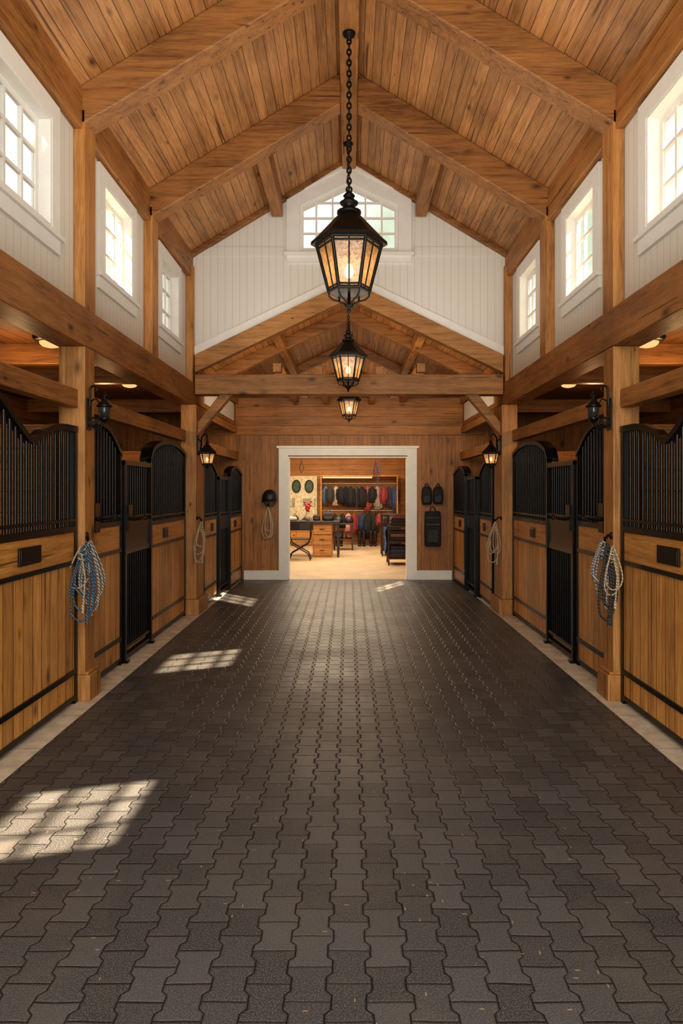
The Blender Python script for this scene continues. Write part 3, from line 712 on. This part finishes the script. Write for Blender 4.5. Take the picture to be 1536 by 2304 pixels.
rope(-1.92, 5.06, 1.22, .23, .55, M['rope_white'], 'white and grey lead rope coiled on post hook', 4, r=.007, seed=1)
rope(-1.94, 5.03, 1.20, .23, .58, M['rope_blue'], 'blue lead rope coiled on post hook', 3, r=.007, seed=2)
rope(-1.96, 5.01, 1.20, .20, .50, M['rope_tan'], 'tan lead rope coiled on post hook', 1, seed=22)
hook(-2.0, 5.2, 1.25, -1.94, 5.08, 1.22)
rope(1.88, 5.06, 1.22, .20, .50, M['rope_white'], 'white and grey lead rope coiled on post hook', 4, r=.007, seed=5)
rope(1.90, 5.03, 1.20, .15, .60, M['rope_dark'], 'black lead rope coiled beside white rope on post', 2, r=.01, seed=6)
rope(1.93, 5.01, 1.19, .18, .46, M['rope_tan'], 'tan lead rope coiled on post hook', 2, seed=16)
hook(2.0, 5.2, 1.25, 1.90, 5.08, 1.22)
rope(-1.86, 8.60, 1.20, .22, .52, M['rope_tan'], 'tan rope coiled on the second post', 4, r=.007, seed=8)
hook(-1.95, 8.74, 1.24, -1.86, 8.62, 1.20)
rope(1.84, 8.60, 1.20, .22, .54, M['rope_tan'], 'tan rope coiled on the second post', 4, r=.007, seed=9)
hook(1.95, 8.74, 1.24, 1.84, 8.62, 1.20)
rope(-1.44, EY - .06, 1.30, .27, .62, M['rope_tan'], 'pale rope hanging in open loops on the plank end wall', 4, r=.011, seed=14, tail=False)
hook(-1.44, EY, 1.33, -1.44, EY - .06, 1.30)

e = empty('riding_helmet', (-1.40, EY - .1, 1.38), 'black riding helmet hanging on plank wall above rope', 'helmet')
MB().lathe([(.13, .02), (.135, .06), (.125, .13), (.09, .19), (.04, .22), (.004, .225)], (-1.40, EY - .13, 1.38), 20, sy=.85).make('helmet_shell', C((.015, .015, .017), .45), e)
MB().prism([(-1.54, EY - .18), (-1.50, EY - .25), (-1.40, EY - .29), (-1.30, EY - .25), (-1.26, EY - .18)], 'z', 1.39, 1.41).make('visor', C((.015, .015, .017), .45), e)
MB().tube([(-1.51, EY - .13, 1.40), (-1.46, EY - .12, 1.32), (-1.34, EY - .12, 1.32), (-1.29, EY - .13, 1.40)], .008, 6).make('chin_strap', C((.03, .03, .03), .7), e)
def bag(x, y, z0, w, h, d, col, label, name='bag', strap=True, pocket=True, boxy=False):
    e = empty(name, (x, y, z0), label, 'bag')
    p1, p2 = (.22, .3) if boxy else (.5, .6)
    def rr(z, s, t=1):
        return [(x + w / 2 * s * (abs(math.cos(a)) ** p1) * (1 if math.cos(a) > 0 else -1), y + d / 2 * t * (abs(math.sin(a)) ** p2) * (1 if math.sin(a) > 0 else -1), z) for a in [2 * math.pi * (i + .5) / 20 for i in range(20)]]
    prof = [(0, .88, .7), (.03, .97, .9), (.3, 1, 1), (.8, .98, .98), (.96, .93, .85), (1, .85, .6)] if boxy else [(0, .7, .6), (.05, .92, .9), (.3, 1, 1), (.75, .95, .95), (.93, .75, .7), (1, .35, .3)]
    MB().rings([rr(z0 + h * q, s, t) for q, s, t in prof], smooth=True).make('bag_body', C(col), e)
    if pocket: MB().rings([[(a, b - d * .35, c2) for a, b, c2 in rr(z, s, .5)] for z, s in ((z0 + h * .1, .5), (z0 + h * .14, .68), (z0 + h * .4, .7), (z0 + h * .48, .5))], smooth=True).make('pocket', C(tuple(min(1, q * 1.8 + .01) for q in col)), e)
    if strap: MB().tube([(x - w * .2, y, z0 + h * .95), (x - w * .12, y, z0 + h + w * .18), (x, y + d * .2, z0 + h + w * .28), (x + w * .12, y, z0 + h + w * .18), (x + w * .2, y, z0 + h * .95)], .009, 6).make('strap', C((.02, .02, .02)), e)
    return e
bag(1.375, EY - .08, 1.34, .19, .32, .14, (.022, .021, .022), 'black fabric boot bag hung on plank wall', 'boot_bag')
bag(1.575, EY - .08, 1.35, .18, .31, .14, (.022, .021, .022), 'black fabric boot bag hung on plank wall', 'boot_bag')
e = bag(1.48, EY - .08, .60, .29, .62, .13, (.018, .018, .021), 'long black garment bag hanging on the plank wall', 'garment_bag', boxy=True)
MB().box(1.36, 1.60, EY - .152, EY - .144, .98, 1.0).box(1.36, 1.60, EY - .152, EY - .144, 1.1, 1.115).make('strap', C((.09, .085, .08)), e)

# ------------------------------------------------------------------ tack room
S('wall_tack_room_back', MB().box(-4.9, 4.9, BY, BY + .1, 0, 3.0), M['tackh'])
S('wall_tack_room_left', MB().box(-4.9, -4.8, EY + .14, BY, 0, 3.0), M['tacky'])
S('wall_tack_room_right', MB().box(1.62, 1.72, 13.6, BY, 0, 3.0), M['tacky'])
S('wall_cream_partition', MB().box(-3.2, -.93, BY - .14, BY, .62, 2.0).box(-3.2, -.93, BY - .16, BY, .60, .64), C((.72, .62, .42), .6))
e = empty('wardrobe_niche', (.3, BY - .45, 0), 'open wooden clothes niche with lit header and hanging rail', 'wardrobe')
f = MB(); x0, x1 = -.78, 1.36
f.box(x0 - .04, x0, BY - .5, BY - .001, 0, 2.02).box(x1, x1 + .04, BY - .5, BY - .001, 0, 2.02).box(x0, x1, BY - .5, BY - .001, 1.98, 2.02)
f.make('niche_frame', M['tacky'], e)
MB().box(x0 + .02, .66, BY - .5, BY - .46, 1.93, 1.975).make('light_strip', emit('warm_strip', (1, .70, .36), 1.0), e)
MB().tube([(x0, BY - .3, 1.78), (x1, BY - .3, 1.78)], .014, 10).make('hanging_rail', C((.35, .3, .22), .3), e)
MB().tube([(x0, BY - .3, 1.0), (x1, BY - .3, 1.0)], .014, 10).make('hanging_rail', C((.35, .3, .22), .3), e)
def jacket(x, y, zt, w, h, col, label, sleeves=True):
    e = empty('jacket', (x, y, zt), label, 'jacket', 'jackets on the rail')
    ph = random.random() * 6
    def el(z, a, b, dx=0): return [(x + dx + a * w * math.cos(t) * (1 + .07 * math.sin(5 * t + ph)), y + b * w * math.sin(t) * (1 + .2 * math.sin(4 * t + ph)), z) for t in [2 * math.pi * i / 16 for i in range(16)]]
    k = (random.random() - .5) * .04
    MB().rings([el(zt, .12, .10), el(zt - .03, .2, .14), el(zt - .08, .42, .2), el(zt - .2, .44, .25), el(zt - h * .6, .38 + random.random() * .1, .24, k / 2), el(zt - h, .42 + random.random() * .15, .26, k)], smooth=True).make('jacket_body', C(col), e)
    if sleeves:
        sl = MB()
        for s in (-1, 1): sl.tube([(x + s * w * .36, y, zt - .08), (x + s * w * .5, y - .02, zt - .25), (x + s * w * .47 + k, y - .05, zt - h * (.75 + random.random() * .2))], [.045, .038, .028], 8)
        sl.make('sleeves', C(tuple(round(q * .7, 3) for q in col)), e)
    MB().tube([(x, y, zt - .01), (x, y, zt + .05), (x + .015, y, zt + .075), (x, y, zt + .095), (x - .015, y, zt + .08)], .004, 5).make('hanger_hook', C((.3, .3, .3), .3), e)
cols = [((.10, .17, .30), 'blue denim'), ((.05, .045, .04), 'charcoal'), ((.55, .36, .25), 'peach tan'), ((.016, .016, .02), 'black'), ((.02, .02, .03), 'dark navy'), ((.018, .016, .018), 'black'), ((.06, .05, .045), 'charcoal'), ((.02, .018, .02), 'black'), ((.32, .07, .06), 'rust red'), ((.02, .018, .02), 'black'), ((.30, .26, .24), 'pale grey'), ((.28, .05, .06), 'dark red'), ((.08, .035, .045), 'dark plum'), ((.04, .07, .16), 'slate blue')]
xx = -.68
for i, (cc, cn) in enumerate(cols):
    jacket(xx, BY - .3 - .04 * (i % 2), 1.70, .19 + .05 * random.random(), .46 + .24 * random.random(), cc, cn + ' riding jacket hanging from the upper rail')
    xx += .125 + .055 * random.random()
cols2 = [((.02, .02, .02), 'black', -.62, .3), ((.03, .02, .018), 'brown', -.42, .22), ((.60, .32, .29), 'pink', -.02, .55), ((.02, .02, .02), 'black', -.19, .42), ((.30, .03, .03), 'dark red', .15, .62), ((.03, .05, .12), 'navy', .38, .50), ((.016, .016, .016), 'black', .54, .74), ((.018, .018, .018), 'black', .72, .56), ((.30, .06, .05), 'rust red', .88, .35), ((.03, .02, .02), 'brown', 1.14, .62)]
for cc, cn, x, h in cols2:
    jacket(x, BY - .32, .92, .19 + .07 * random.random(), h, cc, cn + ' garment hanging from the lower rail', x > .1)
for x in (-1.53, -1.16):
    e = empty('oval_mirror', (x, BY - .16, 1.7), 'small dark oval mirror in thin frame on cream wall', 'mirror', 'oval mirrors')
    a = [2 * math.pi * i / 24 for i in range(24)]
    MB().prism([(x + .11 * math.cos(t), 1.70 + .17 * math.sin(t)) for t in a], 'y', BY - .165, BY - .141).make('mirror_glass', C((.09, .14, .10), .15), e)
    MB().tube([(x + .115 * math.cos(t), BY - .16, 1.70 + .175 * math.sin(t)) for t in a], .018, 6, closed=True).make('mirror_frame', C((.015, .022, .016), .5), e)
for x, w in ((-1.62, .15), (-1.22, .3), (-1.0, .1)):
    e = empty('framed_picture', (x, BY - .15, 1.12), 'small pale framed picture on cream wall', 'picture', 'small framed pictures')
    MB().box(x - w / 2, x + w / 2, BY - .165, BY - .141, 1.12, 1.38).make('picture_frame', C((.75, .68, .5), .5), e, bevel=.005)
    MB().box(x - w / 2 + .025, x + w / 2 - .025, BY - .17, BY - .16, 1.145, 1.355).make('picture_face', C((.35, .35, .27), .5), e)
e = empty('low_cabinet', (-1.7, BY - .4, 0), 'low wooden cabinet with dark top beneath cream wall', 'cabinet')
MB().box(-2.6, -.95, BY - .62, BY - .17, 0, .55).make('cabinet_body', M['tackh'], e, bevel=.006)
MB().box(-2.63, -.92, BY - .65, BY - .17, .55, .59).make('cabinet_top', C((.03, .02, .015), .4), e, bevel=.006)
for i in range(3):
    d_ = MB().box(-2.57 + .54 * i, -2.06 + .54 * i, BY - .64, BY - .62, .04, .51).make('door', M['tackh'], e, bevel=.005)
    MB().ellip((-2.1 + .54 * i, BY - .65, .32), .015, .015, .015).make('knob', M['black'], d_)
for x, cc, cn, h in ((-1.55, (.05, .03, .025), 'brown', .26), (-1.25, (.02, .02, .025), 'black', .2), (-1.05, (.25, .05, .05), 'red', .16)):
    bag(x, BY - .4, .592, .22, h, .2, cc, cn + ' grooming bag standing on the low cabinet')
e = empty('desk', (-.9, 16.4, 0), 'wooden drawer desk with dark top in tack room', 'desk')
MB().box(-2.1, -.22, 16.08, 16.9, .80, .86).box(-2.1, -.86, 16.12, 16.16, .64, .80).make('desk_top', C((.018, .014, .012), .35), e, bevel=.008)
MB().box(-.86, -.40, 16.15, 16.85, .0, .80).make('drawer_unit', M['tackh'], e, bevel=.006)
for i in range(3):
    dro = MB().box(-.84, -.42, 16.13, 16.16, .05 + .25 * i, .27 + .25 * i).make('drawer', M['tackh'], e, bevel=.005)
    MB().tube([(-.69, 16.13, .17 + .25 * i), (-.67, 16.10, .17 + .25 * i), (-.61, 16.10, .17 + .25 * i), (-.59, 16.13, .17 + .25 * i)], .008, 6).make('handle', M['black'], dro)
for x, y in ((-2.05, 16.15), (-2.05, 16.85), (-.26, 16.15), (-.26, 16.85)):
    MB().box(x - .025, x + .025, y - .025, y + .025, 0, .8).make('desk_leg', C((.03, .02, .015), .5), e)
def stool(x, y, label):
    e = empty('folding_chair', (x, y, 0), label, 'chair')
    b = MB()
    for sy in (-1, 1):
        for s in (-1, 1):
            b.tube([(x - s * .25, y + sy * .18, 0), (x - s * .19, y + sy * .18, .16), (x, y + sy * .18, .27), (x + s * .19, y + sy * .18, .38), (x + s * .24, y + sy * .18, .5)], .014, 8)
    for s in (-1, 1):
        b.tube([(x + s * .24, y - .2, .5), (x + s * .24, y + .2, .5)], .014, 8)
        b.tube([(x + s * .24, y - .18, .5), (x + s * .25, y - .19, .66), (x + s * .25, y - .17, .84)], .014, 8)
        b.tube([(x + s * .24, y + .18, .5), (x + s * .25, y + .19, .66)], .014, 8)
        b.tube([(x + s * .25, y - .2, .66), (x + s * .25, y + .2, .66)], .018, 8)
    b.make('chair_frame', C((.02, .014, .011), .4), e)
    MB().box(x - .24, x + .24, y - .18, y + .18, .47, .49).make('sling_seat', C((.03, .02, .015), .5), e)
    MB().prism([(x - .25, y - .18), (x, y - .22), (x + .25, y - .18), (x + .25, y - .165), (x, y - .205), (x - .25, y - .165)], 'z', .70, .84).make('backrest', C((.03, .02, .015), .5), e)
stool(-1.12, 15.6, 'dark folding director chair with crossed legs before the desk')
stool(-1.75, 15.3, 'dark folding director chair with crossed legs before the desk')
e = empty('display_table', (-.12, 18.2, 0), 'small dark display table with helmets on top', 'table')
MB().box(-.42, .12, 17.95, 18.45, .68, .72).make('table_top', C((.04, .025, .018), .4), e, bevel=.006)
for x in (-.39, .09):
    for y in (17.98, 18.42): MB().box(x - .02, x + .02, y - .02, y + .02, 0, .68).make('table_leg', C((.03, .02, .015), .5), e)
MB().box(-.40, .10, 17.97, 18.43, .28, .31).make('table_shelf', C((.04, .025, .018), .4), e)
for x, cc, cn in ((-.28, (.015, .015, .017), 'black'), (0.0, (.03, .02, .03), 'dark plum')):
    e = empty('riding_helmet', (x, 18.2, .72), cn + ' riding helmet resting on display table', 'helmet')
    MB().lathe([(.11, .0), (.125, .05), (.115, .11), (.08, .16), (.03, .18), (.003, .182)], (x, 18.2, .72), 18).make('helmet_shell', C(cc, .4), e)
    MB().prism([(x - .12, 18.12), (x - .08, 18.04), (x, 18.01), (x + .08, 18.04), (x + .12, 18.12)], 'z', .73, .745).make('visor', C(cc, .4), e)
bag(-.28, 18.2, .312, .24, .2, .24, (.04, .03, .025), 'dark leather bag on the table shelf', strap=False)
bag(.0, 18.2, .312, .2, .18, .24, (.12, .03, .03), 'dark red bag on the table shelf', strap=False)
def boot(x, y, label):
    e = empty('riding_boot', (x, y, 0), label, 'boot', 'riding boots under the jackets')
    m = MB(); m.lathe([(.04, .03), (.045, .12), (.055, .28), (.06, .4), (.058, .42)], (x, y, 0), 12)
    m.rings([[(x + .042 * math.cos(t), yy, .045 + hh * math.sin(t)) for t in [2 * math.pi * i / 10 for i in range(10)]] for yy, hh in ((y + .04, .045), (y - .06, .05), (y - .14, .035), (y - .19, .02))], smooth=True)
    m.make('boot_shaft', C((.018, .014, .012), .3), e)
    MB().box(x - .04, x + .04, y - .18, y + .045, 0, .012).make('sole', C((.01, .01, .01), .6), e)
for x in (-.62, -.50, -.34, -.22, .3, .42, .62, .74):
    boot(x, BY - .56, 'tall black leather riding boot standing under the jackets')
e = empty('flower_vase', (-1.0, 16.5, .86), 'vase of red flowers standing on dark desk top', 'vase')
MB().lathe([(.04, 0), (.07, .05), (.06, .12), (.035, .17), (.045, .2)], (-1.0, 16.5, .86), 16).make('vase', C((.4, .3, .22), .3), e)
b = MB()
for i in range(14):
    a = i * 2.4; rr_ = .02 + .005 * i; b.ellip((-1.0 + rr_ * math.cos(a), 16.5 + rr_ * math.sin(a), 1.08 + .018 * i), .03, .03, .028, 8)
b.make('flowers', C((.4, .02, .02), .6), e)
bag(-1.45, 16.4, .862, .4, .10, .3, (.42, .38, .32), 'folded pale cloth bag on the desk', strap=False, pocket=False)
bag(-.5, 16.45, .862, .30, .20, .2, (.025, .018, .016), 'dark leather bag on the desk')
bag(-.78, 16.5, .862, .18, .14, .2, (.03, .02, .02), 'small dark leather bag on the desk', strap=False)
def rack(x, y, h, tiers, label):
    e = empty('blanket_rack', (x, y, 0), label, 'rack')
    b = MB()
    for sx in (-1, 1):
        for sy in (-1, 1): b.tube([(x + sx * .22, y + sy * .3, 0), (x + sx * .22, y + sy * .3, h)], .016, 8)
        for z in (.14, .5, .82): b.tube([(x + sx * .22, y - .3, z), (x + sx * .22, y + .3, z)], .012, 8)
    for sy in (-1, 1):
        for z in (.14, .5, .82, h): b.tube([(x - .22, y + sy * .3, z), (x + .22, y + sy * .3, z)], .014, 8)
    for z in (.14, .5, .82): b.box(x - .21, x + .21, y - .29, y + .29, z, z + .012)
    b.make('rack_frame', C((.04, .022, .015), .4), e)
    for zz, stack in tiers:
        z = zz + .013
        for col, cn, th, wd in stack:
            mm = MB(); ww = wd / 2
            pr = [(x - ww, z), (x + ww * .96, z), (x + ww, z + th * .3), (x + ww, z + th * .7), (x + ww * .96, z + th), (x - ww, z + th), (x - ww * 1.03, z + th * .5)]
            mm.prism(pr, 'y', y - .26, y + .26)
            mm.make('folded_blanket', C(col), label=cn + ' folded blanket stacked on the rack shelf', cat='blanket', bevel=.012)
            z += th + .002
rack(1.06, 14.75, 1.05, [(.14, [((.06, .035, .025), 'brown', .1, .38), ((.02, .05, .14), 'blue', .08, .36), ((.03, .025, .025), 'charcoal', .07, .34)]), (.5, [((.02, .02, .022), 'black', .08, .38), ((.16, .08, .045), 'tan brown', .07, .36), ((.02, .02, .022), 'black', .06, .35)]), (.82, [((.03, .02, .018), 'dark brown', .08, .36), ((.02, .02, .022), 'black', .07, .33), ((.20, .04, .04), 'dark red', .05, .30)])], 'dark metal shelf rack stacked with folded blankets')
rack(1.02, 16.7, 1.0, [(.14, [((.02, .02, .022), 'black', .14, .38), ((.05, .03, .02), 'brown', .1, .36)]), (.5, [((.03, .05, .10), 'navy', .1, .38), ((.02, .02, .022), 'black', .1, .35)]), (.82, [((.05, .028, .02), 'brown', .09, .36)])], 'dark metal shelf rack holding folded blankets')
e = MB()
vs = []; fs = []
for i in range(9):
    for j in range(7):
        vs.append((.812 - .015 * math.sin(j * 1.3 + i), 14.48 + .5 * j / 6, .80 - .58 * i / 8 + .01 * math.sin(j * 2)))
for i in range(8):
    for j in range(6): fs.append((i * 7 + j, i * 7 + j + 1, i * 7 + j + 8, i * 7 + j + 7))
n0 = len(vs); vs += [(a - .03, b, c2) for a, b, c2 in vs]; fs += [tuple(n0 + q for q in reversed(f_)) for f_ in fs]
e.add(vs, fs, 0, True); e.make('horse_blanket', C((.02, .06, .18)), label='blue horse blanket draped down the side of the rack', cat='blanket')
def halter(x, y, zt, L, cols, label):
    e = empty('hanging_halter', (x, y, zt), label, 'halter')
    for i, cc in enumerate(cols):
        MB().tube([(x + .03 * i, y, zt), (x + .03 * i - .05, y, zt - L * .5), (x + .02 * i, y - .01, zt - L * (.85 + .1 * i)), (x + .03 * i + .06, y, zt - L * .5), (x + .03 * i, y, zt)], .022, 6, flat=.5).make('halter_strap', C(cc), e)
    MB().tube([(x, y, 2.9), (x, y, zt - .02)], .008, 6).make('cord', C((.05, .04, .04)), e)
halter(.62, 16.0, 2.25, .5, [(.03, .025, .03), (.3, .03, .05), (.06, .09, .2)], 'bundle of coloured halters hanging from the ceiling')
halter(-1.15, 16.5, 2.3, .35, [(.03, .02, .02)], 'dark leather halter hanging from the ceiling')

# ------------------------------------------------------------------ lights
def area(name, loc, d, sx, sy, e, col):
    l = bpy.data.lights.new(name, 'AREA'); l.shape = 'RECTANGLE'; l.size = sx; l.size_y = sy; l.energy = e; l.color = col
    o = bpy.data.objects.new(name, l); COL.objects.link(o); o.location = loc
    o.rotation_euler = Vector(d).to_track_quat('-Z', 'Y').to_euler(); return o
area('tack_room_light', (-.5, 16.5, 2.85), (0, 0, -1), 3, 4, 215, (1, .84, .62))
area('tack_room_light', (-.2, 13.6, 2.8), (0, 0, -1), 2, 1.5, 45, (1, .84, .62))
area('camera_side_fill', (0, -2.2, 2.6), (0, 1, .02), 3.8, 3.6, 240, (1, .97, .92))  # added fill panel behind the camera, brightens everything facing it
area('ceiling_fill', (0, 5.4, 3.05), (0, 0, 1), 2.6, 6.0, 62, (1, .94, .84))  # added mid-air fill aimed upward to brighten the plank ceiling
area('aisle_fill', (0, 9.2, 2.7), (0, 1, .2), 2.8, .8, 34, (1, .82, .58))  # invented fill, faces away from the camera to lift the end wall
area('loft_fill', (0, 15.5, 3.08), (0, 0, 1), 2.6, 6.0, 26, (1, .78, .5))  # unseen fill put in to brighten the roof beyond the end wall
def spot(wp, tp, en, cone, col=(1, .82, .56)):
    wp, tp = Vector(wp), Vector(tp); d = (tp - wp).normalized(); D = 40; P = wp - d * D
    l = bpy.data.lights.new('sunbeam', 'SPOT'); l.energy = en * ((D + 5.5) / 19.5) ** 2; l.color = col; l.spot_size = math.radians(cone * 14 / D); l.spot_blend = .05; l.shadow_soft_size = .26
    o = bpy.data.objects.new('sunbeam', l); COL.objects.link(o); o.location = P; o.rotation_euler = d.to_track_quat('-Z', 'Y').to_euler()
spot((2.17, 4.40, 3.81), (-1.34, 3.34, 0), 135000, 5.5)
spot((2.17, 7.95, 3.81), (-1.36, 6.42, 0), 100000, 3.9)
spot((2.17, 6.17, 3.81), (-1.66, 10.0, 0), 140000, 5.5)
spot((-2.17, 6.17, 3.81), (.66, 11.4, 0), 260000, 5.5)

# world
W = bpy.data.worlds.new('World'); SC.world = W; W.use_nodes = True; nt = W.node_tree
bg = nt.nodes['Background']
tc = N(nt, 'ShaderNodeTexCoord'); no = N(nt, 'ShaderNodeTexNoise'); no.inputs['Scale'].default_value = 6; no.inputs['Detail'].default_value = 6
nt.links.new(tc.outputs['Generated'], no.inputs['Vector'])
nt.links.new(ramp(nt, no.outputs[0], [(0.44, (.98, .99, .96)), (0.62, (.58, .67, .48))]), bg.inputs[0])
bg.inputs[1].default_value = 1.12

# camera
cd = bpy.data.cameras.new('camera'); co = bpy.data.objects.new('camera', cd); COL.objects.link(co)
co.location = (0, 0, CH); co.rotation_euler = (math.radians(90), 0, 0)
cd.sensor_fit = 'VERTICAL'; cd.sensor_height = 36; cd.sensor_width = 24; cd.lens = 24
cd.shift_x = -(785 - 768) / 2304; cd.shift_y = -(1152 - 1102) / 2304
cd.clip_start = .05; cd.clip_end = 200
SC.camera = co
SC.view_settings.view_transform = 'Standard'
try: SC.view_settings.look = 'Medium High Contrast'
except Exception: pass
for o in bpy.data.objects:
    if 'wloc' in o: del o['wloc']
